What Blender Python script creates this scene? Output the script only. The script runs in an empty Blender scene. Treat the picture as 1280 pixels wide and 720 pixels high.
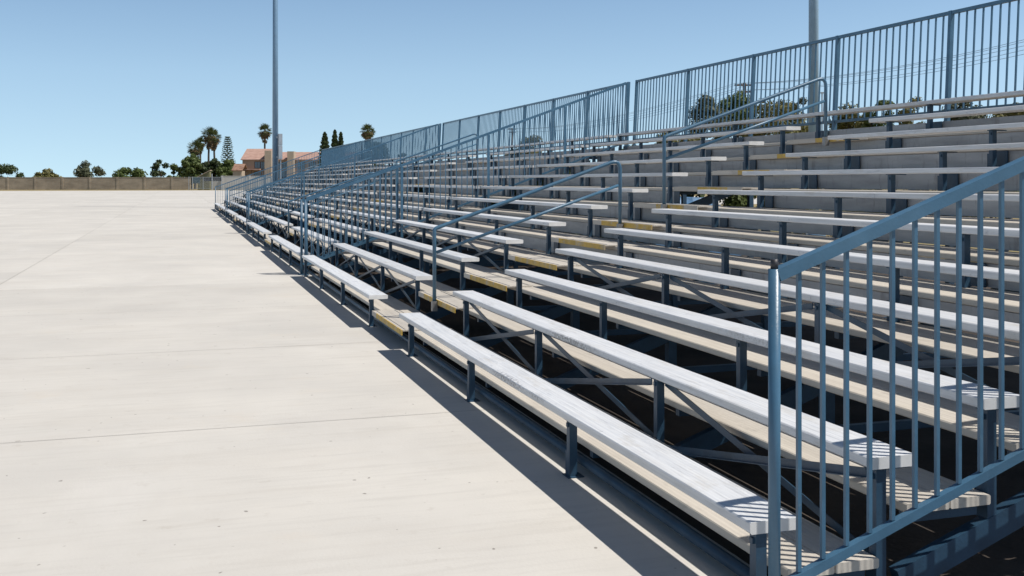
import bpy, math, random
from mathutils import Vector, Matrix
R = math.radians
S = bpy.context.scene
COL = S.collection
random.seed(7)

# ------------------------------------------------------------------ world, sun, camera
SUN = Vector((.535, -.34, 1.0)).normalized()
w = bpy.data.worlds.new("World"); S.world = w; w.use_nodes = True
nt = w.node_tree
sky = nt.nodes.new('ShaderNodeTexSky'); sky.sky_type = 'NISHITA'; sky.sun_disc = False
sky.sun_elevation = math.asin(SUN.z); sky.sun_rotation = math.atan2(SUN.x, SUN.y)
sky.air_density = 1.0; sky.dust_density = 0.6; sky.ozone_density = 1.6; sky.altitude = 0
tc = nt.nodes.new('ShaderNodeTexCoord'); sp = nt.nodes.new('ShaderNodeSeparateXYZ'); cb = nt.nodes.new('ShaderNodeCombineXYZ')
mz = nt.nodes.new('ShaderNodeMath'); mz.operation = 'MULTIPLY_ADD'; mz.inputs[1].default_value = .85; mz.inputs[2].default_value = .16
ab = nt.nodes.new('ShaderNodeMath'); ab.operation = 'ABSOLUTE'
vn = nt.nodes.new('ShaderNodeVectorMath'); vn.operation = 'NORMALIZE'
nt.links.new(tc.outputs['Generated'], sp.inputs[0]); nt.links.new(sp.outputs[2], ab.inputs[0]); nt.links.new(ab.outputs[0], mz.inputs[0])
nt.links.new(sp.outputs[0], cb.inputs[0]); nt.links.new(sp.outputs[1], cb.inputs[1]); nt.links.new(mz.outputs[0], cb.inputs[2])
nt.links.new(cb.outputs[0], vn.inputs[0]); nt.links.new(vn.outputs[0], sky.inputs['Vector'])      # clear dry air: the murky lowest degrees are lifted out
bg = nt.nodes['Background']; bg.inputs['Strength'].default_value = 0.15
gr = nt.nodes.new('ShaderNodeValToRGB'); e = gr.color_ramp.elements
e[0].position = 0; e[0].color = (1.30, 1.23, 1.04, 1); e[1].position = 1; e[1].color = (.26, .28, .30, 1)
for p_, c_ in ((.10, (1.20, 1.18, 1.04)), (.20, (.92, .97, .93)), (.40, (.42, .46, .48))):
    q_ = e.new(p_); q_.color = (*c_, 1)
mg = nt.nodes.new('ShaderNodeMix'); mg.data_type = 'RGBA'; mg.blend_type = 'MULTIPLY'; mg.inputs[0].default_value = 1
nt.links.new(ab.outputs[0], gr.inputs[0]); nt.links.new(sky.outputs[0], mg.inputs[6]); nt.links.new(gr.outputs[0], mg.inputs[7])
nt.links.new(mg.outputs[2], bg.inputs[0])
sl = bpy.data.lights.new('sun', 'SUN'); sl.energy = 4.6; sl.angle = R(.53); sl.color = (1, .955, .89)
so = bpy.data.objects.new('sun', sl); COL.objects.link(so)
so.rotation_euler = SUN.to_track_quat('Z', 'Y').to_euler(); so.location = (30, -20, 60)
CAM = Vector((-2.3249, 0, 1.8763)); YAW = R(17.717); F = 1307.47
cd = bpy.data.cameras.new('camera'); cam = bpy.data.objects.new('camera', cd); COL.objects.link(cam)
cam.location = CAM; cam.rotation_euler = (R(90), 0, -YAW)
cd.sensor_width = 36; cd.lens = F * 36 / 1280; cd.shift_y = -(360 - 226.69) / 1280
cd.clip_start = .05; cd.clip_end = 6000
S.camera = cam
S.view_settings.view_transform = 'Standard'; S.view_settings.look = 'None'
S.view_settings.exposure = 0.12; S.view_settings.gamma = 1.0; S.view_settings.use_curve_mapping = False
S.render.engine = 'CYCLES'
FW = Vector((math.sin(YAW), math.cos(YAW), 0)); RT = Vector((math.cos(YAW), -math.sin(YAW), 0))
def ground_at(px, D):            # where a thing seen at column px and D metres ahead stands on the ground
    p = CAM + FW * D + RT * (D * (px - 640) / F); p.z = 0; return p
def zat(py, D): return CAM.z + (226.69 - py) / F * D

# ------------------------------------------------------------------ mesh builder
class MB:
    def __init__(s): s.v = []; s.f = []; s.m = []; s.cur = 0
    def add(s, vs, fs):
        o = len(s.v); s.v += [tuple(v) for v in vs]
        for f in fs: s.f.append([o + i for i in f]); s.m.append(s.cur)
        return s
    def box(s, x0, x1, y0, y1, z0, z1, c=0.0):
        if c <= 0:
            vs = [(x, y, z) for x in (x0, x1) for y in (y0, y1) for z in (z0, z1)]
            return s.add(vs, [(0, 1, 3, 2), (4, 6, 7, 5), (0, 4, 5, 1), (2, 3, 7, 6), (0, 2, 6, 4), (1, 5, 7, 3)])
        return s.extrude(rrect(x0, x1, z0, z1, c), y0, y1)
    def extrude(s, prof, y0, y1):            # profile of (x, z), counter-clockwise, swept along y
        n = len(prof)
        vs = [(x, y0, z) for x, z in prof] + [(x, y1, z) for x, z in prof]
        fs = [(i, i + n, (i + 1) % n + n, (i + 1) % n) for i in range(n)]
        return s.add(vs, fs + [list(range(n)), list(range(2 * n - 1, n - 1, -1))])
    def bar(s, a, b, wx, wz, up=Vector((0, 0, 1))):      # rectangular bar from a to b
        a = Vector(a); b = Vector(b); d = (b - a).normalized()
        if abs(d.dot(up)) > .99: up = Vector((0, 1, 0))
        u = d.cross(up).normalized() * (wx / 2); v = u.cross(d).normalized() * (wz / 2)
        vs = [p + i * u + j * v for p in (a, b) for i, j in ((-1, -1), (1, -1), (1, 1), (-1, 1))]
        return s.add(vs, [(3, 2, 1, 0), (4, 5, 6, 7), (0, 1, 5, 4), (1, 2, 6, 5), (2, 3, 7, 6), (3, 0, 4, 7)])
    def tube(s, pts, r, n=10, caps=True, r2=None):
        pts = [Vector(p) for p in pts]; rings = []
        N = len(pts)
        for i, p in enumerate(pts):
            d = (pts[min(i + 1, N - 1)] - pts[max(i - 1, 0)]).normalized()
            up = Vector((0, 1, 0)) if abs(d.y) < .9 else Vector((1, 0, 0))
            u = d.cross(up).normalized(); v = d.cross(u)
            rr = r if r2 is None else r + (r2 - r) * i / (N - 1)
            rings.append([p + rr * (math.cos(2 * math.pi * k / n) * u + math.sin(2 * math.pi * k / n) * v) for k in range(n)])
        vs = [q for g in rings for q in g]; fs = []
        for i in range(N - 1):
            for k in range(n):
                fs.append((i * n + k, i * n + (k + 1) % n, (i + 1) * n + (k + 1) % n, (i + 1) * n + k))
        if caps: fs += [list(range(n - 1, -1, -1)), [(N - 1) * n + k for k in range(n)]]
        return s.add(vs, fs)
    def build(s, name, mats, parent=None, smooth=False, loc=None):
        me = bpy.data.meshes.new(name); me.from_pydata(s.v, [], s.f)
        if not isinstance(mats, (list, tuple)): mats = [mats]
        for m in mats: me.materials.append(m)
        if len(mats) > 1: me.polygons.foreach_set('material_index', s.m)
        if smooth:
            me.polygons.foreach_set('use_smooth', [len(f) <= 4 for f in s.f])
        me.update()
        o = bpy.data.objects.new(name, me); COL.objects.link(o)
        if parent: o.parent = parent
        if loc is not None: o.location = loc
        return o
def rrect(x0, x1, z0, z1, c):
    return [(x0 + c, z0), (x1 - c, z0), (x1, z0 + c), (x1, z1 - c), (x1 - c, z1), (x0 + c, z1), (x0, z1 - c), (x0, z0 + c)]
def tag(o, label=None, cat=None, group=None, kind=None):
    for k, v in (('label', label), ('category', cat), ('group', group), ('kind', kind)):
        if v: o[k] = v
    return o
def empty(name, loc=(0, 0, 0), rz=0, **k):
    o = bpy.data.objects.new(name, None); o.empty_display_size = .3; COL.objects.link(o)
    o.location = loc; o.rotation_euler = (0, 0, rz); return tag(o, **k)
def kids(o): return [c for c in bpy.data.objects if c.parent == o]
def copy_tree(o, parent=None):
    c = o.copy(); COL.objects.link(c)
    if parent: c.parent = parent
    for ch in CHILD.get(o.name) or kids(o): copy_tree(ch, c)
    return c
CHILD = {}

# ------------------------------------------------------------------ materials
def mat(name, col, rough=.6, metal=0.0, var=0.0, vscale=3.0, stretch=(1, 1, 1), bump=0.0, bscale=60, spec=.5, col2=None, lo=.35, hi=.65, detail=5):
    m = bpy.data.materials.new(name); m.use_nodes = True
    n = m.node_tree.nodes; l = m.node_tree.links; b = n['Principled BSDF']
    b.inputs['Roughness'].default_value = rough; b.inputs['Metallic'].default_value = metal
    b.inputs['Specular IOR Level'].default_value = spec
    b.inputs['Base Color'].default_value = (*col, 1)
    g = n.new('ShaderNodeNewGeometry'); mp = n.new('ShaderNodeMapping'); mp.inputs['Scale'].default_value = stretch
    l.new(g.outputs['Position'], mp.inputs[0])
    m['_'] = 0
    if col2 is None and var > 0: col2 = tuple(c * (1 - var) for c in col)
    if col2 is not None:
        t = n.new('ShaderNodeTexNoise'); t.inputs['Scale'].default_value = vscale; t.inputs['Detail'].default_value = detail; t.inputs['Roughness'].default_value = .6
        l.new(mp.outputs[0], t.inputs['Vector'])
        r = n.new('ShaderNodeMapRange'); r.inputs[1].default_value = lo; r.inputs[2].default_value = hi
        l.new(t.outputs[0], r.inputs[0])
        mx = n.new('ShaderNodeMix'); mx.data_type = 'RGBA'; mx.inputs[6].default_value = (*col, 1); mx.inputs[7].default_value = (*col2, 1)
        l.new(r.outputs[0], mx.inputs[0]); l.new(mx.outputs[2], b.inputs['Base Color'])
    if bump > 0:
        t2 = n.new('ShaderNodeTexNoise'); t2.inputs['Scale'].default_value = bscale; t2.inputs['Detail'].default_value = 4
        l.new(mp.outputs[0], t2.inputs['Vector'])
        bp = n.new('ShaderNodeBump'); bp.inputs['Strength'].default_value = bump; bp.inputs['Distance'].default_value = .01
        l.new(t2.outputs[0], bp.inputs['Height']); l.new(bp.outputs[0], b.inputs['Normal'])
    del m['_']
    return m
def nodes(m): return m.node_tree.nodes, m.node_tree.links, m.node_tree.nodes['Principled BSDF']
def mixcol(m, src, fac, col):           # mixes a colour over what already feeds Base Color
    n, l, b = nodes(m)
    mx = n.new('ShaderNodeMix'); mx.data_type = 'RGBA'; mx.inputs[7].default_value = (*col, 1)
    if b.inputs['Base Color'].links: l.new(b.inputs['Base Color'].links[0].from_socket, mx.inputs[6])
    else: mx.inputs[6].default_value = b.inputs['Base Color'].default_value
    l.new(fac, mx.inputs[0]); l.new(mx.outputs[2], b.inputs['Base Color'])
def noisefac(m, scale, lo, hi, stretch=(1, 1, 1), detail=6, amount=1.0, off=(0, 0, 0)):
    n, l, b = nodes(m)
    g = n.new('ShaderNodeNewGeometry'); mp = n.new('ShaderNodeMapping'); mp.inputs['Scale'].default_value = stretch; mp.inputs['Location'].default_value = off
    l.new(g.outputs['Position'], mp.inputs[0])
    t = n.new('ShaderNodeTexNoise'); t.inputs['Scale'].default_value = scale; t.inputs['Detail'].default_value = detail; t.inputs['Roughness'].default_value = .65
    l.new(mp.outputs[0], t.inputs['Vector'])
    r = n.new('ShaderNodeMapRange'); r.inputs[1].default_value = lo; r.inputs[2].default_value = hi; r.inputs[4].default_value = amount
    l.new(t.outputs[0], r.inputs[0]); return r.outputs[0]
def ribs(m, pitch, strength):           # fine grooves rolled lengthwise into the planks
    n, l, b = nodes(m)
    tc = n.new('ShaderNodeTexCoord'); sx = n.new('ShaderNodeSeparateXYZ'); l.new(tc.outputs['Object'], sx.inputs[0])
    a = n.new('ShaderNodeMath'); a.operation = 'MULTIPLY'; a.inputs[1].default_value = 2 * math.pi / pitch; l.new(sx.outputs[0], a.inputs[0])
    c = n.new('ShaderNodeMath'); c.operation = 'SINE'; l.new(a.outputs[0], c.inputs[0])
    bp = n.new('ShaderNodeBump'); bp.inputs['Strength'].default_value = strength; bp.inputs['Distance'].default_value = .002
    l.new(c.outputs[0], bp.inputs['Height']); l.new(bp.outputs[0], b.inputs['Normal'])

SEATM = mat('seat_aluminium', (.72, .725, .73), .45, .0, stretch=(30, .9, 30), vscale=1.5, col2=(.57, .585, .61), lo=.38, hi=.68)
mixcol(SEATM, None, noisefac(SEATM, 1.3, .5, .75, (6, 1, 6), amount=.55), (.64, .62, .58))
mixcol(SEATM, None, noisefac(SEATM, 9, .63, .71, (2.5, 1, 2.5), amount=.6), (.33, .34, .37))
mixcol(SEATM, None, noisefac(SEATM, 26, .70, .76, (1, 2, 1), amount=.6, off=(3, 1, 2)), (.26, .25, .24))
def pervar(m, lo, hi):                  # every board weathers a little differently
    n, l, b = nodes(m)
    oi = n.new('ShaderNodeObjectInfo'); r = n.new('ShaderNodeMapRange'); r.inputs[3].default_value = lo; r.inputs[4].default_value = hi
    l.new(oi.outputs['Random'], r.inputs[0])
    mx = n.new('ShaderNodeMix'); mx.data_type = 'RGBA'; mx.blend_type = 'MULTIPLY'; mx.inputs[0].default_value = 1
    l.new(b.inputs['Base Color'].links[0].from_socket, mx.inputs[6]); l.new(r.outputs[0], mx.inputs[7]); l.new(mx.outputs[2], b.inputs['Base Color'])
def scuff(m, c, r, th, amount, col, sc=60):
    n, l, b = nodes(m)
    g = n.new('ShaderNodeNewGeometry'); a = n.new('ShaderNodeVectorMath'); a.operation = 'SUBTRACT'; a.inputs[1].default_value = c
    l.new(g.outputs['Position'], a.inputs[0])
    d = n.new('ShaderNodeVectorMath'); d.operation = 'DIVIDE'; d.inputs[1].default_value = r; l.new(a.outputs[0], d.inputs[0])
    ln = n.new('ShaderNodeVectorMath'); ln.operation = 'LENGTH'; l.new(d.outputs[0], ln.inputs[0])
    mr = n.new('ShaderNodeMapRange'); mr.inputs[1].default_value = 1.1; mr.inputs[2].default_value = .3; l.new(ln.outputs['Value'], mr.inputs[0])
    mu = n.new('ShaderNodeMath'); mu.operation = 'MULTIPLY'; l.new(mr.outputs[0], mu.inputs[0]); l.new(noisefac(m, sc, th, th + .14, (1, .6, 1), amount=amount, detail=3), mu.inputs[1])
    mixcol(m, None, mu.outputs[0], col)
scuff(SEATM, (.0, 7.40, .41), (.06, .45, .05), .44, .9, (.16, .16, .17))
scuff(SEATM, (.61, 7.70, .62), (.04, .60, .05), .42, .8, (.20, .19, .18))
scuff(SEATM, (.0, 6.75, .41), (.04, .2, .03), .46, .7, (.2, .2, .2))
scuff(SEATM, (.64, 10.2, .64), (.10, .25, .05), .5, .5, (.3, .3, .3))
scuff(SEATM, (1.22, 6.0, .86), (.04, .5, .05), .5, .6, (.25, .24, .23))
mixcol(SEATM, None, noisefac(SEATM, 3.4, .53, .68, (9, .8, 9), amount=.7, off=(2, 6, 1), detail=8), (.46, .465, .48))
mixcol(SEATM, None, noisefac(SEATM, 2.2, .56, .70, (3, 1, 3), amount=.65, off=(8, 3, 1), detail=8), (.52, .49, .44))
pervar(SEATM, .88, 1.03)
ribs(SEATM, .024, .3)
CAPM = mat('cap_aluminium', (.74, .735, .72), .4, .0, var=.15, vscale=8)
FOOTM = mat('foot_aluminium', (.57, .525, .46), .6, .0, stretch=(14, .7, 14), vscale=1.6, col2=(.46, .42, .365), lo=.3, hi=.7)
mixcol(FOOTM, None, noisefac(FOOTM, 2.2, .5, .7, (2, .7, 2), amount=.6), (.52, .48, .43))
mixcol(FOOTM, None, noisefac(FOOTM, 18, .66, .75, (1.5, 1, 1.5), amount=.6), (.2, .18, .16))
mixcol(FOOTM, None, noisefac(FOOTM, 4.5, .58, .70, (2, .8, 2), amount=.5, off=(4, 2, 9), detail=8), (.33, .30, .265))
pervar(FOOTM, .88, 1.05)
ribs(FOOTM, .03, .35)
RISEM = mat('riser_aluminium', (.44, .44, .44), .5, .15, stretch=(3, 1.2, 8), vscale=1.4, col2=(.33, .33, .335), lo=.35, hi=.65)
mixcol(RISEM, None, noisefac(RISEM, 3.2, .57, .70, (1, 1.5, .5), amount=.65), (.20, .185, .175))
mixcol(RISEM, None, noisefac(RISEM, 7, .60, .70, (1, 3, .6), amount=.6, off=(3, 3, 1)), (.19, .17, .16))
pervar(RISEM, .82, 1.08)
BLUE = mat('blue_paint', (.058, .142, .226), .36, 0, var=.22, vscale=5, bump=.08, bscale=90)
mixcol(BLUE, None, noisefac(BLUE, 30, .66, .73, amount=.6), (.16, .19, .2))
mixcol(BLUE, None, noisefac(BLUE, 55, .70, .74, amount=.7, off=(3, 3, 3)), (.11, .06, .04))
mixcol(BLUE, None, noisefac(BLUE, 1.7, .5, .72, amount=.5, off=(5, 2, 1)), (.10, .19, .27))
DBLUE = mat('shaded_blue_paint', (.024, .066, .116), .45, 0, var=.3, vscale=6, bump=.1, bscale=80)  # the railings' blue, darkened in colour for the shade under the stands
mixcol(DBLUE, None, noisefac(DBLUE, 14, .66, .75, amount=.5), (.13, .11, .09))
STEEL = mat('galvanised_steel', (.30, .30, .30), .45, .5, var=.3, vscale=20)
DARK = mat('dark_cap', (.045, .045, .05), .5, .2, var=.3, vscale=30)
# worn yellow paint on the step edges: paint over aluminium, gone in patches
YEL = mat('worn_yellow_paint', (.62, .40, .07), .6, 0, var=.25, vscale=9)
mixcol(YEL, None, noisefac(YEL, 7, .50, .64, (1, 1, 1), amount=.72), (.42, .38, .32))

CONC = mat('concrete', (.59, .56, .51), .85, 0, vscale=.5, col2=(.52, .495, .455), lo=.35, hi=.65, bump=.12, bscale=45, spec=.3, detail=8)
mixcol(CONC, None, noisefac(CONC, .55, .5, .72, (1, 2.6, 1), amount=.55, off=(4, 2, 0), detail=8), (.50, .465, .415))
mixcol(CONC, None, noisefac(CONC, 1.2, .58, .72, (.35, 3.5, 1), amount=.5, off=(9, 2, 0), detail=8), (.46, .43, .385))
mixcol(CONC, None, noisefac(CONC, .33, .56, .75, (2.2, .6, 1), amount=.6, off=(1, 7, 0), detail=8), (.61, .585, .545))
mixcol(CONC, None, noisefac(CONC, 7.5, .745, .77, amount=.55, off=(2, 5, 0), detail=2), (.25, .22, .19))
mixcol(CONC, None, noisefac(CONC, 2.6, .50, .70, (.5, 5, 1), amount=.45, off=(3, 8, 0), detail=8), (.46, .435, .395))
mixcol(CONC, None, noisefac(CONC, 5.5, .62, .72, (1, 1, 1), amount=.35, off=(7, 1, 0), detail=4), (.42, .385, .335))
mixcol(CONC, None, noisefac(CONC, 13, .755, .775, amount=.7, off=(5, 9, 0), detail=1), (.16, .14, .12))
mixcol(CONC, None, noisefac(CONC, .9, .60, .72, (1, 1, 1), amount=.35, off=(12, 4, 0), detail=6), (.58, .51, .42))
mixcol(CONC, None, noisefac(CONC, 90, .66, .78, amount=.3, detail=2), (.3, .28, .25))
def slabs(m):                           # each pour of concrete came out a slightly different tone
    n, l, b = nodes(m)
    g = n.new('ShaderNodeNewGeometry'); q = n.new('ShaderNodeVectorMath'); q.operation = 'MULTIPLY_ADD'
    q.inputs[1].default_value = (1 / 5.6, 1 / 3.86, 0); q.inputs[2].default_value = (5.4 / 5.6, -4.38 / 3.86, .5)
    l.new(g.outputs['Position'], q.inputs[0])
    fl = n.new('ShaderNodeVectorMath'); fl.operation = 'FLOOR'; l.new(q.outputs[0], fl.inputs[0])
    wn = n.new('ShaderNodeTexWhiteNoise'); wn.noise_dimensions = '3D'; l.new(fl.outputs[0], wn.inputs['Vector'])
    r = n.new('ShaderNodeMapRange'); r.inputs[3].default_value = .94; r.inputs[4].default_value = 1.03; l.new(wn.outputs['Value'], r.inputs[0])
    mx = n.new('ShaderNodeMix'); mx.data_type = 'RGBA'; mx.blend_type = 'MULTIPLY'; mx.inputs[0].default_value = 1
    l.new(b.inputs['Base Color'].links[0].from_socket, mx.inputs[6]); l.new(r.outputs[0], mx.inputs[7]); l.new(mx.outputs[2], b.inputs['Base Color'])
slabs(CONC)
JOINT = mat('joint_filler', (.33, .31, .28), .9, 0, var=.45, vscale=6)
DIRT = mat('dirt', (.105, .085, .07), .95, 0, vscale=.9, col2=(.055, .046, .04), bump=.5, bscale=25, spec=.1)
GRASS = mat('dry_grass', (.34, .26, .13), .95, 0, vscale=.35, col2=(.22, .19, .10), bump=.5, bscale=12, spec=.1)

# ------------------------------------------------------------------ ground
def sheet(name, x0, x1, y0, y1, z, m, nx=1, ny=1):
    b = MB()
    for i in range(nx):
        for j in range(ny):
            xa, xb = x0 + (x1 - x0) * i / nx, x0 + (x1 - x0) * (i + 1) / nx
            ya, yb = y0 + (y1 - y0) * j / ny, y0 + (y1 - y0) * (j + 1) / ny
            b.add([(xa, ya, z), (xb, ya, z), (xb, yb, z), (xa, yb, z)], [(0, 1, 2, 3)])
    return tag(b.build(name, m), kind='structure')
sheet('ground', -1500, 1500, -400, 2600, -.012, GRASS)
sheet('walkway', -75, .34, -30, 226, 0, CONC)
sheet('plaza', .35, 60, 76.2, 226, -.002, CONC)
sheet('bare_earth', .34, 12.5, -6, 76, -.004, DIRT)
b = MB()
for k in range(-3, 46):
    y = 4.38 + 3.86 * k
    b.add([(-60, y - .003, .004), (.33, y - .003, .004), (.33, y + .003, .004), (-60, y + .003, .004)], [(0, 1, 2, 3)])
for x in (-5.4, -11.0, -16.6, -22.2):
    b.add([(x - .004, -20, .0041), (x + .004, -20, .0041), (x + .004, 200, .0041), (x - .004, 200, .0041)], [(0, 1, 2, 3)])
tag(b.build('paving_joints', JOINT), kind='structure')

# ------------------------------------------------------------------ bleacher stand
D, RISE, H, W, T = .61, .2256, .42, .24, .049
L1, A1, L2 = 7.42, 9.33, 16.91           # near benches end, aisle ends, far benches end
FR = [.045, 2.29, 4.69, 7.10, 9.53, 11.99, 14.48, 16.86]
NR = 12
sx = lambda i: (i - 1) * D
sz = lambda i: H + (i - 1) * RISE
fz = lambda i: sz(i) - .217
def plank(b, x0, x1, y0, y1, z0, z1):
    b.extrude(rrect(x0, x1, z0, z1, .006), y0, y1)
def make_stand():
    root = empty('bleacher_stand')
    ch = CHILD.setdefault(root.name, [])
    def part(b, name, m, par=None, **k):
        o = b.build(name, m, par or root, **k); CHILD.setdefault(o.name, [])
        CHILD[(par or root).name].append(o); return o
    for i in range(1, NR + 1):
        x, z = sx(i), sz(i)
        spans = [(0, L1), (A1, L2)] if i < NR else [(0, L2)]
        for y0, y1 in spans:
            b = MB(); jy = y0 + (3.75 if i % 2 else 2.0) + (.3 * (i % 3))
            plank(b, x, x + W, y0, jy - .0015, z - T, z); plank(b, x, x + W, jy + .0015, y1, z - T, z)
            b.extrude(rrect(x + .012, x + W - .012, z - T + .006, z - .006, .003), jy - .01, jy + .01)
            s = part(b, 'seat', SEATM)
            for ya, yb in ((y0 - .004, y0 - .0005), (y1 + .0005, y1 + .004)):
                c = MB(); c.extrude(rrect(x - .002, x + W + .002, z - T - .002, z + .002, .008), ya, yb)
                part(c, 'end_cap', CAPM, s)
        if i < NR:
            f = fz(i); b = MB(); yj = 5.6 + (i % 3) * 2.44
            xa, xb = x + .180, x + (.642 if i < 4 else .785)
            for u0, u1 in ((xa, xa + .232), (xa + .238, xa + .47), (xa + .476, xb)) if i >= 4 else ((xa, xa + .232), (xa + .238, xb)):
                plank(b, u0, u1, -.01, yj - .002, f - .045, f); plank(b, u0, u1, yj + .002, L2 + .02, f - .045, f)
            part(b, 'footboard', FOOTM)
            # tread plate across the aisle with a painted nosing
            b = MB(); ya, yb = L1 + .1, A1 + .05
            yc = ya + (yb - ya) * .84
            b.cur = 0; b.box(x + .057, x + .36, ya, yb, f + .002, f + .016)
            for gx in (x + .095, x + .33): b.box(gx, gx + .012, ya + .04, yb - .04, f + .016, f + .022)
            b.box(x + .34, x + .345, ya + .1, yb - .1, f + .016, f + .021)
            b.cur = 1
            if i < 7: b.box(x + .045, x + .0565, ya, yc, f - .042, f + .018)
            else: b.box(x + .045, x + .0565, ya + .35, ya + 1.15, f - .042, f + .018)
            b.cur = 0
            if i < 7: b.box(x + .045, x + .0565, yc + .002, yb, f - .042, f + .018)
            else:
                b.box(x + .045, x + .0565, ya, ya + .348, f - .042, f + .018); b.box(x + .045, x + .0565, ya + 1.152, yb, f - .042, f + .018)
            b.cur = 2
            b.box(x + .059, x + .091, yb - .03, yb - .003, f - .042, f + .001)
            part(b, 'aisle_step', [FOOTM, YEL, CAPM])
        if i >= 5:
            f0, f1 = fz(i - 1), fz(i)
            for k in range(7):
                if i == 8 and k in (3,): continue
                if i == 7 and k == 6: continue
                b = MB(); xr = x + .196
                b.extrude([(xr, f0 + .006), (xr + .022, f0 + .006), (xr + .022, f1 - .050), (xr, f1 - .050)], FR[k] + .045, FR[k + 1] - .045)
                for zz in (.33, .66):
                    zc = f0 + .006 + (f1 - f0 - .056) * zz
                    b.box(xr - .002, xr - .0005, FR[k] + .05, FR[k + 1] - .05, zc, zc + .004)
                part(b, 'riser_panel', RISEM)
    for k, y in enumerate(FR):
        b = MB()
        b.bar((.78, y, .065), (7.12, y, .065 + 6.34 * RISE / D), .06, .12)           # sloped stringer
        for cx in (1.95, 4.40, 7.08):
            ztop = .065 + (cx - .78) * RISE / D
            b.box(cx - .04, cx + .04, y - .04, y + .04, .012, ztop - .06)
            b.box(cx - .12, cx + .12, y - .12, y + .12, -.002, .012)
        b.bar((1.95, y, .15), (7.08, y, .15), .05, .06)
        b.bar((4.40, y, .2), (7.08, y, 2.2), .04, .05)
        for i in range(1, NR):
            b.box(sx(i) + .20, sx(i) + .59, y - .025, y + .025, fz(i) - .095, fz(i) - .0465)
        fr = part(b, 'support_frame', DBLUE)
        for i in range(1, NR + 1):
            x, z = sx(i), sz(i); b = MB()
            zb = 0.0 if i == 1 else (0.0 if i == 2 else z - .57 if i < 5 else fz(i - 1) + .001)
            # an angle-iron upright, seat bracket and triangular gusset
            b.box(x + .040, x + .048, y - .026, y + .026, zb, z - T - .012)
            b.box(x + .048, x + .092, y - .026, y - .019, zb, z - T - .012)
            b.box(x + .022, x + .215, y - .03, y + .03, z - T - .0115, z - T - .003)
            gz = zb if i > 1 else .006
            b.add([(x + .049, y + .012, gz), (x + .049, y + .018, gz), (x + .115, y + .018, gz), (x + .115, y + .012, gz),
                   (x + .049, y + .012, gz + .13), (x + .049, y + .018, gz + .13)],
                  [(0, 3, 2, 1), (0, 4, 3), (1, 2, 5), (0, 1, 5, 4), (3, 4, 5, 2)])
            b.box(x + .0405, x + .0475, y + .0262, y + .05, gz, gz + .15)
            if i == 1:
                b.box(x + .02, x + .13, y - .055, y + .055, .001, .006)
            if i >= 5:                                                            # wide clip where risers meet
                b.box(x + .170, x + .180, y - .085, y + .085, fz(i - 1) + .004, fz(i) - .048)
            b.box(x + .030, x + .0395, y - .012, y + .012, z - .105, z - .08)     # bolt head
            part(b, 'upright', DBLUE, fr)
    b = MB(); b.tube([(.165, -.05, .075), (.165, L2 + .05, .075)], .03, 10); part(b, 'base_pipe', DBLUE, smooth=True)
    for i in (2, 4):
        x, zt, zb = sx(i), sz(i) - T - .035, sz(i) - .50
        for k in range(7):
            if k == 3: continue
            ya, yb = FR[k], FR[k + 1]
            for s, (p, q) in enumerate((((ya, zt), (yb, zb)), ((ya, zb), (yb, zt)))):
                xo = x + (.030 if s == 0 else .098)
                b = MB()
                b.bar((xo, p[0] + .03, p[1]), (xo, q[0] - .03, q[1]), .006, .042)
                b.bar((xo + (.016 if s else -.016), p[0] + .03, p[1] - .02), (xo + (.016 if s else -.016), q[0] - .03, q[1] - .02), .026, .005)
                part(b, 'cross_brace', DBLUE)
    # rear bracing under the top rows
    for k in range(0, 7, 2):
        b = MB(); b.bar((7.10, FR[k] + .03, .3), (7.10, FR[k + 1] - .03, 2.2), .006, .05); part(b, 'cross_brace', DBLUE)
    return root
Y0 = [3.94, 21.40, 38.87, 56.33]
stand = make_stand()
stand.location = (0, Y0[0], 0)
tag(stand, 'nearest aluminium bleacher stand, whose front bench runs out of the foreground', 'bleachers', 'bleacher stands in a row')
SL = ['second bleacher stand along the walkway, just past the nearest stand',
      'third bleacher stand along the walkway, between the second and the farthest',
      'farthest bleacher stand, at the end of the row by the lamp pole']
for y, l in zip(Y0[1:], SL):
    c = copy_tree(stand); c.location = (0, y, 0); c['label'] = l

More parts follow.
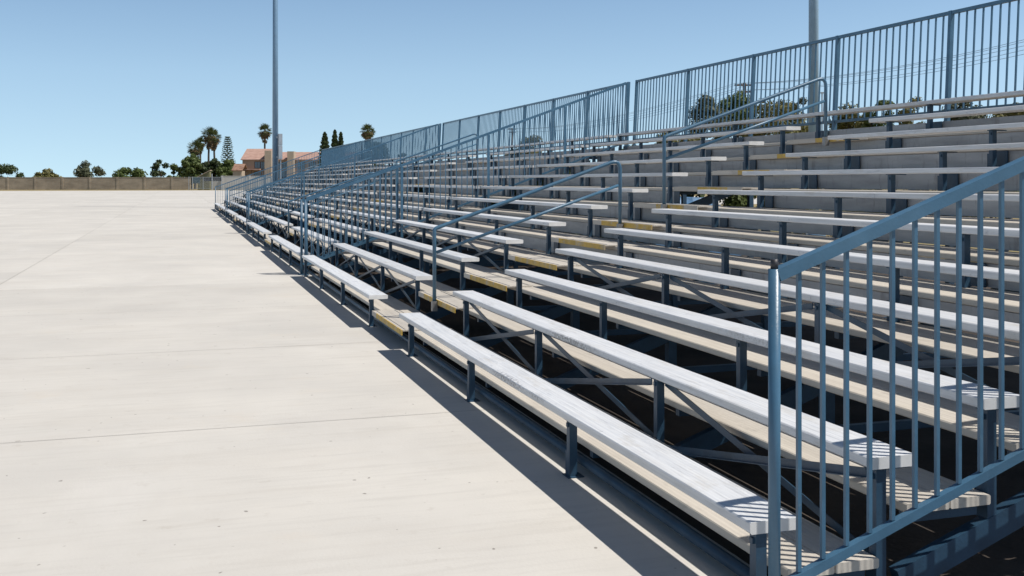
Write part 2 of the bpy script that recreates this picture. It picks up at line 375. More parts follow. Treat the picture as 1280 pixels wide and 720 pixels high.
# ------------------------------------------------------------------ end railings up the slope
def make_end_railing(npan=4):
    root = empty('end_railing'); CHILD[root.name] = []
    def part(b, name, m, **k):
        o = b.build(name, m, root, **k); CHILD[root.name].append(o); CHILD[o.name] = []; return o
    sl = .366; z0 = 1.49
    zt = lambda x: z0 + sl * x
    xs = [0, 1.95, 3.80, 5.52, 6.98][:npan + 1]
    for k, x in enumerate(xs):
        b = MB()
        if k == 0:
            b.tube([(x, 0, 0), (x, 0, zt(x) + .028)], .025, 18)
        else:
            b.bar((x, 0, .37 * x), (x, 0, zt(x) - .028), .05, .05)
        if k == 0:
            b.box(-.07, .07, -.06, .06, .002, .014)
            for u in (-.05, .05):
                for v in (-.042, .042): b.tube([(u, v, .0145), (u, v, .028)], .009, 6)
        p = part(b, 'post', BLUE, smooth=(k == 0))
        c = MB()
        if k == 0: c.tube([(x, 0, zt(x) + .0285), (x, 0, zt(x) + .068)], .0155, 14); o = c.build('cap', DARK, p, smooth=True); CHILD[p.name].append(o); CHILD[o.name] = []
    for k in range(npan):
        xa, xb = xs[k] + (.008 if k == 0 else -.03), xs[k + 1] - .034
        b = MB(); b.bar((xa, 0, zt(xa)), (xb, 0, zt(xb)), .05, .05); part(b, 'top_rail', BLUE)
        b = MB(); xa, xb = xs[k] + .026, xs[k + 1] - .027
        b.bar((xa, 0, .20 + sl * xa), (xb, 0, .20 + sl * xb), .035, .04); part(b, 'bottom_rail', BLUE)
        n = round((xs[k + 1] - xs[k]) / .1165)
        for j in range(1, n):
            x = xs[k] + (xs[k + 1] - xs[k]) * j / n
            b = MB(); b.box(x - .0085, x + .0085, -.0085, .0085, .225 + sl * x, zt(x) - .028)
            part(b, 'picket', BLUE)
    return root
r0 = make_end_railing(); r0.location = (0, 3.75, 0)
tag(r0, 'foreground blue picket railing with a dark pipe cap on its front post', 'railing', 'picket railings at the stand ends')
for y, l in ((21.12, 'blue picket railing between the nearest and the second bleacher stand'),
             (38.60, 'blue picket railing between the second and the third bleacher stand'),
             (55.98, 'blue picket railing between the third and the farthest bleacher stand'),
             (73.60, 'blue picket railing closing the far end of the farthest stand')):
    c = copy_tree(r0); c.location = (.10, y, 0); c['label'] = l

r1 = make_end_railing(1)
for k, (y, l) in enumerate(((21.33, 'short front picket railing at the near end of the second bleacher stand'),
             (38.80, 'short front picket railing at the near end of the third bleacher stand'),
             (56.25, 'short front picket railing at the near end of the farthest bleacher stand'))):
    c = r1 if k == 0 else copy_tree(r1); c.location = (.045, y, 0)
    tag(c, l, 'railing', 'short front railings')

# ------------------------------------------------------------------ aisle handrails (two per stand)
def arc(c, r, a0, a1, n=6):
    return [(c[0] + r * math.cos(a0 + (a1 - a0) * t / n), c[1] + r * math.sin(a0 + (a1 - a0) * t / n)) for t in range(n + 1)]
def fillet(p, q, s, r, n=6):              # rounded corner at q of the polyline p-q-s, in (x, z)
    p, q, s = Vector(p), Vector(q), Vector(s)
    u = (p - q).normalized(); v = (s - q).normalized(); th = u.angle(v)
    d = r / math.tan(th / 2); a = q + u * d; e = q + v * d
    return [a.lerp(q, t / n).lerp(q.lerp(e, t / n), t / n) for t in range(n + 1)]
def make_handrail():
    root = empty('aisle_handrail'); CHILD[root.name] = []
    r = .0235
    x1 = 2.43; zb0, zt0 = 0, .92; zt1 = .92 + .352 * x1; zb1 = .902
    P = [(0, 0), (0, zt0), (x1, zt1), (x1, zb1)]
    pts = [Vector(P[0])] + fillet(P[0], P[1], P[2], .05) + fillet(P[1], P[2], P[3], .10) + [Vector(P[3])]
    b = MB(); b.tube([(p.x, 0, p.y) for p in pts], r, 14)
    o = b.build('rail', BLUE, root, smooth=True); CHILD[root.name].append(o); CHILD[o.name] = []
    b = MB(); b.tube([(r + .001, 0, zt0 - .285), (x1 - r - .001, 0, zt1 - .335)], .019, 12)
    o = b.build('mid_rail', BLUE, root, smooth=True); CHILD[root.name].append(o); CHILD[o.name] = []
    for x, z in ((0, zb0), (x1, zb1)):
        b = MB(); b.box(x - .032, x - .026, -.035, .035, z - .07, z + .05); b.box(x - .0255, x + .03, -.035, -.027, z - .07, z + .05); b.box(x - .0255, x + .03, .027, .035, z - .07, z + .05)
        o = b.build('mounting_bracket', STEEL, root); CHILD[root.name].append(o); CHILD[o.name] = []
    return root
h0 = make_handrail()
ORD = ['nearest', 'second', 'third', 'farthest']
first = True
for k, y in enumerate(Y0):
    for up in (0, 1):
        i = 2 if up == 0 else 7
        c = h0 if first else copy_tree(h0); first = False
        c.location = (sx(i) + .012, y + 8.36, fz(i) - .045 if i == 2 else fz(i) - .025)
        tag(c, ('lower' if up == 0 else 'upper') + ' blue pipe handrail in the aisle of the %s bleacher stand' % ORD[k], 'handrail', 'pipe handrails in the aisles')

# ------------------------------------------------------------------ picket fence along the top row
def make_top_fence():
    root = empty('picket_fence'); CHILD[root.name] = []
    def part(b, name, m, **k):
        o = b.build(name, m, root, **k); CHILD[root.name].append(o); CHILD[o.name] = []; return o
    lean = .05
    xo = lambda z: 7.16 + lean * (z - 2.9)
    ys = [.0, 2.42, 4.86, 7.28, 9.72, 12.15, 14.60, 17.02]
    for y in ys:
        b = MB(); b.bar((xo(2.3), y, 2.3), (xo(4.085), y, 4.085), .055, .055)
        b.box(7.07, 7.14, y - .02, y + .02, 2.42, 2.47)
        part(b, 'post', BLUE)
    for k in range(7):
        ya, yb = ys[k] + .029, ys[k + 1] - .029
        b = MB(); b.bar((xo(4.06), ya, 4.06), (xo(4.06), yb, 4.06), .045, .045); part(b, 'top_rail', BLUE)
        b = MB(); b.bar((xo(2.78), ya, 2.78), (xo(2.78), yb, 2.78), .04, .04); part(b, 'bottom_rail', BLUE)
        b = MB(); n = 17
        for j in range(1, n):
            y = ys[k] + (ys[k + 1] - ys[k]) * j / n
            b.bar((xo(2.801), y, 2.801), (xo(4.037), y, 4.037), .018, .018)
        part(b, 'picket_panel', BLUE)
    return root
tf = make_top_fence()
for k, y in enumerate(Y0):
    c = tf if k == 0 else copy_tree(tf)
    c.location = (0, y - .05, 0)
    tag(c, 'blue picket fence behind the top row of the %s bleacher stand' % ORD[k], 'fence', 'picket fences behind the top rows')

# ------------------------------------------------------------------ foliage
def leafmat(name, c1, c2, c3=None):
    m = bpy.data.materials.new(name); m.use_nodes = True
    n = m.node_tree.nodes; l = m.node_tree.links; b = n['Principled BSDF']
    b.inputs['Roughness'].default_value = .6; b.inputs['Specular IOR Level'].default_value = .3
    g = n.new('ShaderNodeNewGeometry'); r = n.new('ShaderNodeValToRGB')
    r.color_ramp.elements[0].color = (*c1, 1); r.color_ramp.elements[1].color = (*c2, 1)
    if c3: e = r.color_ramp.elements.new(.82); e.color = (*c2, 1); r.color_ramp.elements[2].color = (*c3, 1)
    t = n.new('ShaderNodeTexNoise'); t.inputs['Scale'].default_value = .8; t.inputs['Detail'].default_value = 2
    l.new(g.outputs['Position'], t.inputs['Vector'])
    a = n.new('ShaderNodeMath'); a.operation = 'MULTIPLY_ADD'; a.inputs[1].default_value = .5
    l.new(g.outputs['Random Per Island'], a.inputs[0])
    a2 = n.new('ShaderNodeMath'); a2.operation = 'MULTIPLY_ADD'; a2.inputs[1].default_value = 1.2; a2.inputs[2].default_value = -.35
    l.new(t.outputs[0], a2.inputs[0]); l.new(a2.outputs[0], a.inputs[2])
    l.new(a.outputs[0], r.inputs[0]); l.new(r.outputs[0], b.inputs['Base Color'])
    tr = n.new('ShaderNodeBsdfTranslucent'); l.new(r.outputs[0], tr.inputs[0])
    ms = n.new('ShaderNodeMixShader'); ms.inputs[0].default_value = .22
    l.new(b.outputs[0], ms.inputs[1]); l.new(tr.outputs[0], ms.inputs[2]); l.new(ms.outputs[0], n['Material Output'].inputs[0])
    return m
LEAF = leafmat('green_leaves', (.05, .075, .02), (.125, .16, .045), (.19, .20, .065))
LEAFD = leafmat('dark_leaves', (.03, .045, .018), (.07, .095, .035), (.11, .13, .05))
OLIVE = leafmat('olive_leaves', (.085, .085, .028), (.20, .18, .06), (.32, .27, .10))
GREYG = leafmat('grey_green_leaves', (.055, .065, .04), (.13, .14, .08), (.20, .20, .11))
PALML = leafmat('palm_fronds', (.04, .058, .018), (.115, .135, .045), (.26, .22, .11))
PALMD = leafmat('dead_fronds', (.12, .08, .04), (.30, .21, .11), (.42, .32, .18))
BARK = mat('bark', (.11, .08, .06), .9, var=.5, vscale=6, bump=.6, bscale=14)
PBARK = mat('palm_bark', (.10, .085, .07), .9, var=.5, vscale=5, stretch=(1, 1, 6), bump=.6, bscale=8)
def rv(rg):
    while True:
        v = Vector((rg.uniform(-1, 1), rg.uniform(-1, 1), rg.uniform(-1, 1)))
        if .05 < v.length < 1: return v
def leaf(b, p, sz, rg, n=None):
    d = rv(rg).normalized() if n is None else (n + .8 * rv(rg)).normalized()
    u = d.orthogonal().normalized(); u.rotate(Matrix.Rotation(rg.uniform(0, 6.28), 3, d)); v = d.cross(u)
    a = sz * rg.uniform(.7, 1.4); c = a * .55
    b.add([p - u * a, p + v * c - u * a * .1, p + u * a, p - v * c - u * a * .1], [(0, 1, 2, 3)])
def tree(px, Dp, top, wpx, label, m=LEAF, group='trees beyond the stands', base=.25, n=None, name='tree', cat='tree', seed=None, leafpx=2.2, bm=BARK, squash=1.0):
    rg = random.Random(seed if seed is not None else int(px * 7 + Dp))
    h = zat(top, Dp); wd = wpx * Dp / F
    root = empty(name, ground_at(px, Dp), label=label, cat=cat, group=group)
    cz0 = h * base; rz = (h - cz0) / 2; rx = wd / 2; cc = Vector((0, 0, cz0 + rz))
    lf = leafpx * Dp / F / 1.4
    b = MB(); k = n or int(max(9, min(46, 5 + wd * h * 1.1))); cl = []
    for i in range(k):
        v = rv(rg); v = v.normalized() * (v.length ** .45)
        q = Vector((v.x * rx * .80, v.y * rx * .80, v.z * rz * .82))
        rr = rx * rg.uniform(.27, .46) * (1 if rz > rx * .6 else .8)
        cl.append((cc + q, rr))
        ln = int(min(420, 26 + 9.0 * (rr / lf) ** 2))
        for j in range(ln):
            d = rv(rg).normalized(); rad = rr * (rg.random() ** .35) * rg.uniform(.85, 1.18)
            p = cc + q + Vector((d.x, d.y, d.z * .8)) * rad
            if p.z > .05: leaf(b, p, lf, rg, d)
    b.build('crown', m, root)
    t = MB(); fr = max(.06, h * .022)
    t.tube([(0, 0, -.05), (rg.uniform(-.1, .1), 0, cz0 * .6), (rg.uniform(-.2, .2), rg.uniform(-.2, .2), cz0 + rz * .9)], fr, 8, r2=fr * .45)
    for c, rr in cl[:7]:
        t.tube([(0, 0, cz0 * .7 + .1), (c * .5 + Vector((0, 0, cz0 * .35))), c], fr * .4, 6, r2=fr * .12)
    t.build('trunk', bm, root)
    return root
def palm(px, Dp, cpy, rpx, label, seed, lean=0.0, skirt=.9):
    rg = random.Random(seed); h = zat(cpy, Dp); r = 1.22 * rpx * Dp / F
    root = empty('palm_tree', ground_at(px, Dp), label=label, cat='palm tree', group='fan palms beyond the walkway')
    t = MB(); t.tube([(0, 0, -.05), (.02, 0, h * .2), (lean * .3, 0, h * .6), (lean, 0, h)], .34, 9, r2=.21); t.build('trunk', PBARK, root)
    C0 = Vector((lean, 0, h))
    def frond(b, d, ln, blade, droop):
        d = d.normalized(); e = C0 + d * ln * .55 + Vector((0, 0, -droop * .3))
        side = d.cross(Vector((0, 0, 1)));
        if side.length < .05: side = Vector((1, 0, 0))
        side.normalize(); upv = side.cross(d)
        b.bar(C0, e, .035, .03)
        for k in range(11):
            a = (k / 10 - .5) * 3.6
            dr = (d * math.cos(a) + side * math.sin(a) + Vector((0, 0, -droop * .25 - .1 * abs(a))) + upv * rg.uniform(-.15, .15)).normalized()
            o = side * .06 * math.cos(a) - d * .06 * math.sin(a)
            tip = e + dr * blade * rg.uniform(.8, 1.1) + Vector((0, 0, -.12 * droop))
            mid = e + dr * blade * .55
            b.add([e - o * .4, e + o * .4, mid + o, tip, mid - o], [(0, 1, 2, 3, 4)])
    b = MB()
    for i in range(46):
        el = rg.uniform(-.8, 1.4); az = i * 2.4 + rg.uniform(-.3, .3)
        frond(b, Vector((math.cos(az) * math.cos(el), math.sin(az) * math.cos(el), math.sin(el))), r * .98, r * .48, rg.uniform(.2, 1.0))
    b.build('fronds', PALML, root)
    b = MB()
    for i in range(34):
        el = rg.uniform(-1.35, -.15); az = i * 2.4 + rg.uniform(-.3, .3)
        frond(b, Vector((math.cos(az) * math.cos(el), math.sin(az) * math.cos(el), math.sin(el))), r * skirt, r * .40, .9)
    for i in range(150):
        a = rg.uniform(0, 6.28); f = rg.random(); z = (.2 + 1.25 * f) * r; q_ = r * (.55 - .36 * f); q = C0 + Vector((math.cos(a) * q_, math.sin(a) * q_, -z)); leaf(b, q, .32, rg, Vector((math.cos(a), math.sin(a), .3)))
    b.build('dead_fronds', PALMD, root)
palm(260.5, 262, 168, 10.5, 'tallest fan palm at the far end of the walkway, left of its close twin', 1, .2)
palm(268.5, 266, 171, 9.5, 'fan palm with a brown skirt, close right of the tallest palm', 2, -.3, 1.1)
palm(244.0, 258, 184, 10, 'low fan palm left of the twin palms, rising over the round trees', 3)
palm(250.5, 276, 178, 7, 'small dark fan palm half hidden behind the low palm and the tall twin', 8)
palm(331, 275, 163, 9, 'lone fan palm standing behind the pink roofed house', 4)
palm(459.5, 205, 163, 9.3, 'fan palm whose head clears the picket fence right of the dark conifers', 5)
# round trees behind the boundary wall
G1 = 'round trees behind the boundary wall'
tree(240, 246, 191, 26, 'light green round tree under the low fan palm', LEAF, G1, .1, seed=21)
tree(254, 250, 199, 21, 'dark round tree at the foot of the tallest palm', LEAFD, G1, .1, seed=22)
tree(269, 250, 196.5, 20, 'round green tree at the foot of the skirted palm', LEAFD, G1, .1, seed=23)
tree(284, 247, 199, 27, 'bright green round tree under the tiered pine', LEAF, G1, .1, seed=24)
tree(297, 262, 202, 10, 'small bush top over the little tiled house', LEAFD, G1, .1, seed=25)
for k, (px, tp, wd, mm, lab) in enumerate((
        (6, 206, 46, LEAFD, 'low dark tree farthest left beyond the tan wall'), (58, 212, 40, OLIVE, 'low olive bush crown above the left part of the tan wall'),
        (112, 201, 34, GREYG, 'grey green tree standing alone above the middle of the tan wall'), (161, 209, 44, LEAF, 'broad low green tree above the tan wall'),
        (201, 197, 24, LEAFD, 'upright dark tree above the right part of the tan wall'), (220, 205, 22, LEAF, 'small green tree near the end of the tan wall'))):
    tree(px, 244 + (k % 3) * 7, tp, wd, lab, mm, G1, .12, seed=40 + k, n=11 + 5 * (k % 2))
for px, tp, wd, lab in ((406, 166, 12, 'leftmost dark conifer of three above the fence, broadest of them'), (418.5, 163, 9, 'middle dark conifer of three above the fence, tallest of them'),
                        (426, 166, 8, 'rightmost dark conifer of three above the fence')):
    rg = random.Random(int(px)); Dp = 215; h = zat(tp, Dp); r = wd / 2 * Dp / F * 1.75
    root = empty('conifer', ground_at(px, Dp), label=lab, cat='tree', group='dark conifers above the fence')
    b = MB()
    for i in range(4200):
        z = rg.random() ** .8; rad = r * (1 - z) ** .55 * (.65 + .5 * math.sin(z * 40 + rg.random()) ** 2) * rg.random() ** .4; a = rg.uniform(0, 6.283)
        leaf(b, Vector((rad * math.cos(a), rad * math.sin(a), h * (.12 + .88 * z))), .26, rg)
    b.build('crown', LEAFD, root); t = MB(); t.tube([(0, 0, -.05), (0, 0, h * .9)], .2, 7, r2=.04); t.build('trunk', BARK, root)
# tiered star pine
rg = random.Random(5); Dp = 262; h = zat(171.5, Dp)
root = empty('star_pine', ground_at(284.5, Dp), label='slender star pine with open tiers of branches, left of the house', cat='tree')
b = MB(); t = MB(); t.tube([(0, 0, -.05), (0, 0, h * .99)], .2, 7, r2=.04)
for k in range(17):
    z = h * (.34 + .65 * k / 16); ln = 1.75 * (1 - k / 17) ** .55 + .22
    for j in range(7):
        a = j * .8976 + k * .5 + rg.uniform(-.15, .15); q = [Vector((math.cos(a) * ln * s, math.sin(a) * ln * s, z + ln * (.05 * s + .22 * s * s))) for s in (0, .5, 1)]
        t.tube(q, .035, 4, r2=.015)
        for s in range(26):
            f = rg.uniform(.3, 1.05); p = q[0].lerp(q[2], f) + rv(rg) * .16; leaf(b, p, .13, rg)
b.build('crown', LEAFD, root); t.build('trunk', BARK, root)
# trees and shrubs behind the stands
G2 = 'trees behind the picket fence'
tree(468, 150, 172, 40, 'dark tree showing through the pickets below the lone fan palm', LEAFD, G2, .15, seed=61)
tree(503, 160, 188, 16, 'small dark tree showing through the pickets right of the fan palm', LEAFD, G2, .15, seed=62)
tree(668, 84, 164, 50, 'round olive green tree behind the pickets of the second stand', OLIVE, G2, .15, seed=63)
tree(640, 96, 183, 34, 'low dark tree left of the round olive tree behind the pickets', LEAFD, G2, .15, seed=69)
tree(886, 58, 114, 66, 'loose dark green tree left of the wooden utility pole', GREYG, G2, .2, seed=64, leafpx=2.6, n=34)
tree(922, 60, 105, 64, 'taller dark green tree right in front of the utility pole', LEAF, G2, .2, seed=65, leafpx=2.6, n=34)
tree(970, 50, 119, 90, 'wide yellow olive tree between utility pole and grey lamp post', OLIVE, G2, .15, seed=66, leafpx=2.6, n=34)
tree(1003, 62, 114, 40, 'thin grey green tree beside the grey lamp post', GREYG, G2, .3, seed=71, n=9, leafpx=2.6)
tree(1062, 56, 122, 66, 'spreading pale olive tree right of the grey lamp post', OLIVE, G2, .2, seed=67, leafpx=2.4, n=34)
tree(1099, 52, 106, 44, 'upright dark tree with a knobbly top, right of the spreading olive tree', LEAF, G2, .15, seed=68, leafpx=2.6, n=34)
tree(1142, 50, 116, 50, 'rounded olive green tree right of the knobbly upright tree', OLIVE, G2, .15, seed=70, leafpx=2.6, n=34)
tree(1205, 54, 102, 60, 'broad grey green tree second from the right edge behind the fence', GREYG, G2, .2, seed=72, leafpx=2.6, n=34)
tree(1262, 50, 112, 56, 'olive tree nearest the right edge behind the fence', OLIVE, G2, .2, seed=73, leafpx=2.6, n=34)
SH = ['low shrub under the gap left of the upper handrail', 'yellow olive shrub seen under the top bench left of the utility pole', 'dense yellow shrub under the top bench below the utility pole',
      'broad olive shrub under the top bench left of the grey lamp post', 'golden shrub under the top bench at the foot of the grey lamp post', 'golden shrub just right of the grey lamp post',
      'olive shrub under the top bench below the spreading olive tree', 'bright olive shrub under the knobbly upright tree', 'olive shrub under the top bench at the right side', 'olive shrub behind the rightmost fence panels']
for k, px in enumerate((800, 846, 893, 938, 985, 1044, 1092, 1140, 1192, 1246)):
    Dp = 27 + (k * 5) % 4
    tree(px, Dp, 226.7 - (3.05 + .22 * math.sin(k * 2.1) - CAM.z) * F / Dp, 78 + 10 * math.cos(k * 1.7), SH[k], OLIVE if k % 3 else LEAF, 'shrubs behind the stands', .55 if k in (1, 2) else .04, seed=90 + k, name='shrub', cat='shrub', leafpx=3.0, n=20)

rg = random.Random(77)
root = empty('hedge', (10.4, 49, 0), label='long dark hedge growing behind the second to farthest bleacher stands', cat='hedge')
b = MB()
for i in range(15000):
    f = rg.random(); p = Vector((rg.uniform(-.7, .7), rg.uniform(-24, 25), 2.3 * (1 - f * f * .98) + .12 * math.sin(i * .37)))
    if abs(p.x) < .35 and p.z < 2: p.x = math.copysign(rg.uniform(.4, .7), p.x)
    leaf(b, p, .16, rg)
b.build('crown', LEAFD, root)
t = MB()
for k in range(30): t.tube([(0, -23.5 + k * 1.63, -.03), (.1, -23.5 + k * 1.63, 1.6)], .05, 6)
t.build('stems', BARK, root)
# ------------------------------------------------------------------ poles and wires
POLE = mat('pole_paint', (.17, .28, .40), .4, .1, var=.12, vscale=2)
GREY = mat('grey_steel', (.42, .45, .48), .45, .3, var=.15, vscale=3)
PALE = mat('pale_pole_paint', (.30, .44, .58), .45, .1, var=.12, vscale=2)
WOOD = mat('pole_wood', (.12, .09, .07), .9, var=.4, vscale=5, stretch=(4, 4, .4))
p = Vector((4.28, 76, 0))
root = empty('light_pole', p, label='tall blue grey light pole with a metal cabinet, at the far end of the stands', cat='light pole')
b = MB(); b.tube([(0, 0, 0), (0, 0, 12), (0, 0, 26)], .22, 24, r2=.15); b.build('shaft', POLE, root, smooth=True)
b = MB(); b.tube([(0, 0, 0), (0, 0, .06)], .55, 24); b.build('base_plate', POLE, root)
for k, (z0, z1) in enumerate(((3.45, 4.42), (4.44, 5.25))):
    c = MB(); c.box(.19, .46, -.42, -.12, z0, z1, .015); o = c.build('cabinet', GREY, root)
    c = MB(); c.box(.22, .43, -.428, -.4205, z0 + .05, z1 - .05); c.build('door', GREY, o)
b = MB(); b.bar((.08, -.17, 3.6), (.189, -.26, 3.6), .1, .1); b.bar((.08, -.17, 5), (.189, -.26, 5), .1, .1); b.tube([(.34, -.26, .1), (.34, -.26, 3.449)], .04, 8); b.build('conduit', GREY, root)
p = ground_at(1017, 36)
root = empty('light_pole', p, label='grey light pole rising behind the picket fence at the right', cat='light pole')
b = MB(); b.tube([(0, 0, 0), (0, 0, 10), (0, 0, 18)], .18, 20, r2=.14); b.build('shaft', PALE, root, smooth=True)
b = MB(); b.tube([(0, 0, 0), (0, 0, .05)], .4, 20); b.build('base_plate', POLE, root)
q = RT * .29
b = MB(); b.tube([q, q + Vector((0, 0, zat(116, 36)))], .022, 8); q = RT * .37; b.tube([q, q + Vector((0, 0, zat(116, 36)))], .022, 8)
b.bar(RT * .24 + Vector((0, 0, zat(116, 36))), RT * .42 + Vector((0, 0, zat(116, 36))), .05, .05)
b.bar(RT * .12 + Vector((0, 0, 3.6)), RT * .42 + Vector((0, 0, 3.6)), .03, .03); b.build('conduit', GREY, root)
def utility(px, Dp, top, label, da):
    root = empty('utility_pole', ground_at(px, Dp), da, label=label, cat='utility pole', group='wooden utility poles')
    h = zat(top, Dp); b = MB(); b.tube([(0, 0, 0), (0, 0, h)], .24, 10, r2=.19); b.build('shaft', WOOD, root, smooth=True)
    ends = []
    for z, wd in ((h - .28, 2.3), (h - 1.05, 1.7)):
        c = MB(); c.bar((-wd / 2, -.17, z), (wd / 2, -.17, z), .17, .20); o = c.build('crossarm', WOOD, root)
        for x in (-wd / 2 + .08, -.35, wd / 2 - .08):
            d = MB(); d.tube([(x, -.17, z + .061), (x, -.17, z + .14), (x, -.17, z + .2)], .05, 8); d.build('insulator', GREY, o)
            ends.append((x, -.17, z + .2))
    return root, ends
bpy.context.view_layer.update()
u = [utility(930.5, 120, 103.5, 'wooden utility pole with two crossarms rising over the trees', -YAW),
     utility(640, 250, 160, 'distant utility pole seen through the pickets beyond the round olive tree', -YAW),
     utility(1330, 84, 40, 'utility pole past the right edge', -YAW)]
WIRE = mat('wire', (.05, .05, .055), .6)
bpy.context.view_layer.update()
for a, c, lab in ((0, 1, 'thin power lines running left from the utility pole towards the second stand'), (0, 2, 'thin power lines running right from the utility pole above the fence')):
    root = empty('power_line', u[a][0].location, label=lab, cat='power line', group='power lines')
    for j in (0, 1, 2, 3, 5):
        A = u[a][0].matrix_world @ Vector(u[a][1][j]); B = u[c][0].matrix_world @ Vector(u[c][1][j])
        sag = 1.6 if c == 1 else .9
        b = MB(); b.tube([A.lerp(B, t / 16) - Vector((0, 0, sag * 4 * (t / 16) * (1 - t / 16))) - u[a][0].location for t in range(17)], .017, 5)
        b.build('wire', WIRE, root)
o = u[2][0]
for ch in list(o.children_recursive): bpy.data.objects.remove(ch)
bpy.data.objects.remove(o)

# ------------------------------------------------------------------ houses, wall and fences at the far end
STUC = mat('tan_stucco', (.36, .26, .18), .9, var=.12, vscale=.6, bump=.2, bscale=30)
STUC2 = mat('pale_stucco', (.45, .36, .27), .9, var=.12, vscale=.6)
PINK = mat('clay_tiles', (.44, .285, .225), .8, vscale=.9, col2=(.34, .205, .16), stretch=(1, 1, 3), bump=.5, bscale=5)
BROWN = mat('brown_tiles', (.34, .20, .135), .85, vscale=1.5, col2=(.17, .095, .065), bump=.5, bscale=5)
TRIM = mat('brown_trim', (.10, .06, .045), .8, var=.2)
GLASS = mat('window_glass', (.06, .09, .12), .08, 0, spec=.8)
WHITE = mat('white_block', (.60, .58, .55), .9, var=.1, vscale=.4)
TEAL = mat('teal_screen', (.07, .16, .20), .8, var=.25, vscale=1.2)
SCRN = mat('dark_screen', (.10, .10, .11), .8, var=.3, vscale=.8)
RZ = -YAW
Dh = 246; sc = Dh / F
X = lambda px: (px - 302) * sc
Z = lambda py: zat(py, Dh)
root = empty('house', ground_at(302, Dh), RZ, label='long tan stucco house with pink clay tiled roof and two chimney stacks', cat='house')
def gable(b, x0, x1, y0, y1, ze, zr, th=.18, ov=.35):
    ym = (y0 + y1) / 2
    for ya, yb, in ((y0 - ov, ym), (y1 + ov, ym)):
        za = ze - (zr - ze) * ov / (ym - y0)
        b.add([(x0 - ov, ya, za), (x1 + ov, ya, za), (x1 + ov, yb, zr), (x0 - ov, yb, zr), (x0 - ov, ya, za + th), (x1 + ov, ya, za + th), (x1 + ov, yb, zr + th), (x0 - ov, yb, zr + th)],
              [(0, 1, 2, 3), (4, 5, 6, 7), (0, 1, 5, 4), (0, 3, 7, 4), (1, 2, 6, 5)])
b = MB()
sec = ((X(303), X(333.5), 0, 11, Z(199.3), Z(186)), (X(333.8), X(362), .8, 11.5, Z(199.5), Z(190)), (X(362.3), X(440), .8, 11.5, Z(199.5), Z(190)))
for x0, x1, y0, y1, ze, zr in sec:
    ym = (y0 + y1) / 2
    b.add([(x0, y0, 0), (x1, y0, 0), (x1, y1, 0), (x0, y1, 0), (x0, y0, ze), (x1, y0, ze), (x1, y1, ze), (x0, y1, ze), (x0, ym, zr), (x1, ym, zr)],
          [(0, 1, 5, 4), (2, 3, 7, 6), (1, 2, 6, 9, 5), (3, 0, 4, 8, 7)])
b.build('wall', STUC, root)
for x0, x1, y0, y1, ze, zr in sec:
    b = MB(); gable(b, x0, x1, y0, y1, ze, zr); b.build('roof', PINK, root)
for x0, x1, zt in ((X(331.8), X(340), Z(188.3)), (X(360), X(368), Z(189.3))):
    b = MB(); b.box(x0, x1, -.9, 1.6, 0, zt); b.build('chimney_stack', STUC2, root)
for x0, x1, za, zb in ((X(318.5), X(325), Z(210), Z(202.5)), (X(326), X(331), Z(211), Z(202.5)), (X(343), X(349), Z(211), Z(203)), (X(352), X(358), Z(211), Z(203)),
                       (X(318), X(326), Z(222), Z(215)), (X(345), X(356), Z(222), Z(214)), (X(372), X(380), Z(211), Z(203)), (X(386), X(394), Z(211), Z(203)), (X(374), X(390), Z(222), Z(214))):
    y = -.04 if x0 < X(333) else .76
    b = MB(); t = .09
    b.box(x0 - t, x0, y - .04, y + .03, za - t, zb + t); b.box(x1, x1 + t, y - .04, y + .03, za - t, zb + t); b.box(x0, x1, y - .04, y + .03, zb, zb + t); b.box(x0, x1, y - .04, y + .03, za - t, za)
    b.box((x0 + x1) / 2 - .03, (x0 + x1) / 2 + .03, y - .02, y + .03, za, zb)
    o = b.build('window', TRIM, root); c = MB(); c.box(x0, (x0 + x1) / 2 - .03, y, y + .02, za, zb); c.box((x0 + x1) / 2 + .03, x1, y, y + .02, za, zb); c.build('pane', GLASS, o)
b = MB(); b.box(X(308), X(327), -1.9, -.02, Z(212.6), Z(211)); o = b.build('porch_roof', PINK, root)
for px in (309, 317, 326): c = MB(); c.box(X(px) - .08, X(px) + .08, -1.8, -1.64, 0, Z(212.7)); c.build('post', TRIM, o)
b = MB(); b.box(X(302.6), X(333), -.34, -.30, Z(200.4) , Z(199.7)); b.build('fascia', TRIM, root)
Ds = 240; sc2 = Ds / F
root = empty('house', ground_at(291, Ds), RZ, label='little house with brown red tiled roof, between round trees and long house', cat='house')
b = MB(); x1 = 11 * sc2; b.box(0, x1, 0, 3, 0, zat(213.5, Ds)); b.build('wall', STUC2, root)
b = MB(); gable(b, 0, x1, 0, 5, zat(213, Ds), zat(205.5, Ds), ov=.25); b.build('roof', BROWN, root)
b = MB(); b.box(.5, 1.2, -.03, .0, 1.2, 2.6); o = b.build('window', TRIM, root); c = MB(); c.box(.56, 1.14, -.04, -.031, 1.26, 2.54); c.build('pane', GLASS, o)
Dw = 230; sc3 = Dw / F
def wallrun(px0, px1, top, Dp, m, label, name='boundary_wall'):
    root = empty(name, ground_at(px0, Dp), RZ, label=label, cat='wall', group='boundary walls at the far end')
    ln = (px1 - px0) * Dp / F; h = zat(top, Dp)
    b = MB(); b.box(0, ln, 0, .25, 0, h); b.build('wall', m, root)
    b = MB(); b.box(-.04, ln + .04, -.04, .29, h + .002, h + .09); b.build('coping', m, root)
    for k in range(int(ln / 6.1) + 1):
        x = min(k * 6.1, ln - .4); b = MB(); b.box(x, x + .4, -.08, .33, 0, h + .14); b.build('pilaster', m, root)
wallrun(276.5, 345, 220.3, 231, WHITE, 'tall white block wall below the houses, seen through the far railing')
wallrun(254, 276, 224.8, 231.5, WHITE, 'lower white block wall behind the dark screened fence')
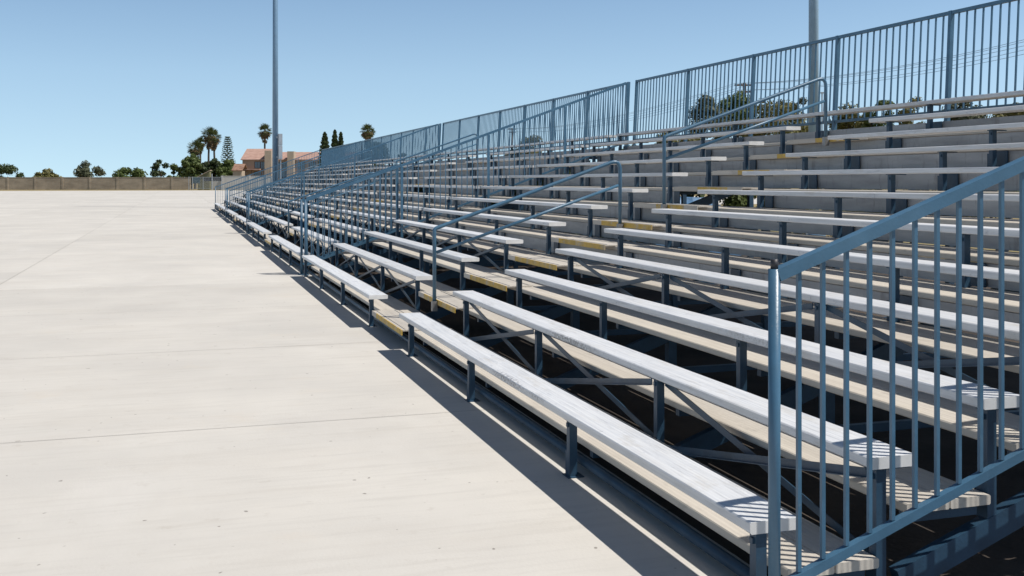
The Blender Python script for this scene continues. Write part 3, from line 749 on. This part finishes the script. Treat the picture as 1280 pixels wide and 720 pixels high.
BLOCK = mat('tan_block', (.40, .33, .25), .9, var=.35, vscale=.35, stretch=(1, 1, 2.5), bump=.3, bscale=8)
mixcol(BLOCK, None, noisefac(BLOCK, .8, .5, .7, (1, 1, .35), amount=.6), (.27, .22, .165))
wallrun(-60, 238, 222, 233, BLOCK, 'long tan block wall closing the concrete at the far left')
root = empty('chain_link_fence', ground_at(236, 226.5), RZ, label='galvanised fence with a teal and a dark screen panel across the walkway end', cat='fence')
sc4 = 226.5 / F; FX = lambda px: (px - 236) * sc4
zt = zat(221.5, 226.5)
for px in (236, 240.6, 253.8, 265, 277): b = MB(); b.tube([(FX(px), 0, 0), (FX(px), 0, zt + (.75 if px == 265 else .1))], .11 if px == 265 else .06, 8); b.build('post', GREY, root)
for za in (zt, .35): b = MB(); b.tube([(FX(236), 0, za), (FX(277), 0, za)], .03, 6); b.build('rail', GREY, root)
b = MB(); b.box(FX(241.2), FX(250), .07, .1, zat(229.3, 226.5), zt - .05); b.build('screen', TEAL, root)
b = MB(); b.box(FX(254.2), FX(264.3), .07, .1, zat(226.5, 226.5), zt - .05); b.build('screen', SCRN, root)
b = MB(); b.box(FX(265.8), FX(276.5), .07, .1, zat(226.5, 226.5), zt - .05); b.build('screen', SCRN, root)
b = MB()
for k in range(64): x = FX(236) + k * (FX(277) - FX(236)) / 64; b.bar((x, .03, .1), (x + .8, .03, zt), .012, .012); b.bar((x + .8, .035, .1), (x, .035, zt), .012, .012)
b.build('wire_mesh', GREY, root)
root = empty('shed', ground_at(247, 229.5), RZ, label='low shed with a slanting tan roof behind the teal screen', cat='shed')
b = MB(); sx_ = 229.5 / F
x0, x1 = 0, 15 * sx_; za, zb = zat(222, 229.5), zat(213.5, 229.5)
b.add([(x0, 0, 0), (x1, 0, 0), (x1, 0, zb), (x0, 0, za), (x0, 1.2, 0), (x1, 1.2, 0), (x1, 1.2, zb), (x0, 1.2, za)], [(0, 1, 2, 3), (5, 4, 7, 6), (0, 3, 7, 4), (1, 5, 6, 2)]); b.build('wall', mat('olive_boards', (.20, .19, .10), .9, var=.3), root)
b = MB(); b.bar((x0 - .2, .6, za + .02), (x1 + .15, .6, zb + .12), 1.6, .12); b.build('roof', STUC2, root)
# tarpaulin-covered pile behind the stand, seen through the missing riser
TARP = mat('blue_tarp', (.10, .22, .38), .5, var=.5, vscale=4, bump=.5, bscale=4)
root = empty('covered_pile', ground_at(862, 26), RZ, label='pile under a blue tarpaulin on the ground behind the stand', cat='pile')
b = MB(); N = 10
vs = []; fs = []; rg = random.Random(3)
for i in range(N + 1):
    for j in range(N + 1):
        u_, v_ = i / N * 2 - 1, j / N * 2 - 1; e = max(abs(u_), abs(v_))
        vs.append((u_ * 1.1, v_ * .9, max(.02, 1.45 * (1 - max(0, e - .55) / .45 * .96) + rg.uniform(-.05, .05))))
for i in range(N):
    for j in range(N): a = i * (N + 1) + j; fs.append((a, a + N + 1, a + N + 2, a + 1))
b.add(vs, fs); b.build('tarp', TARP, root)
b = MB(); b.box(-1.0, .95, -.75, .7, .0, .9); b.build('load', WOOD, root)
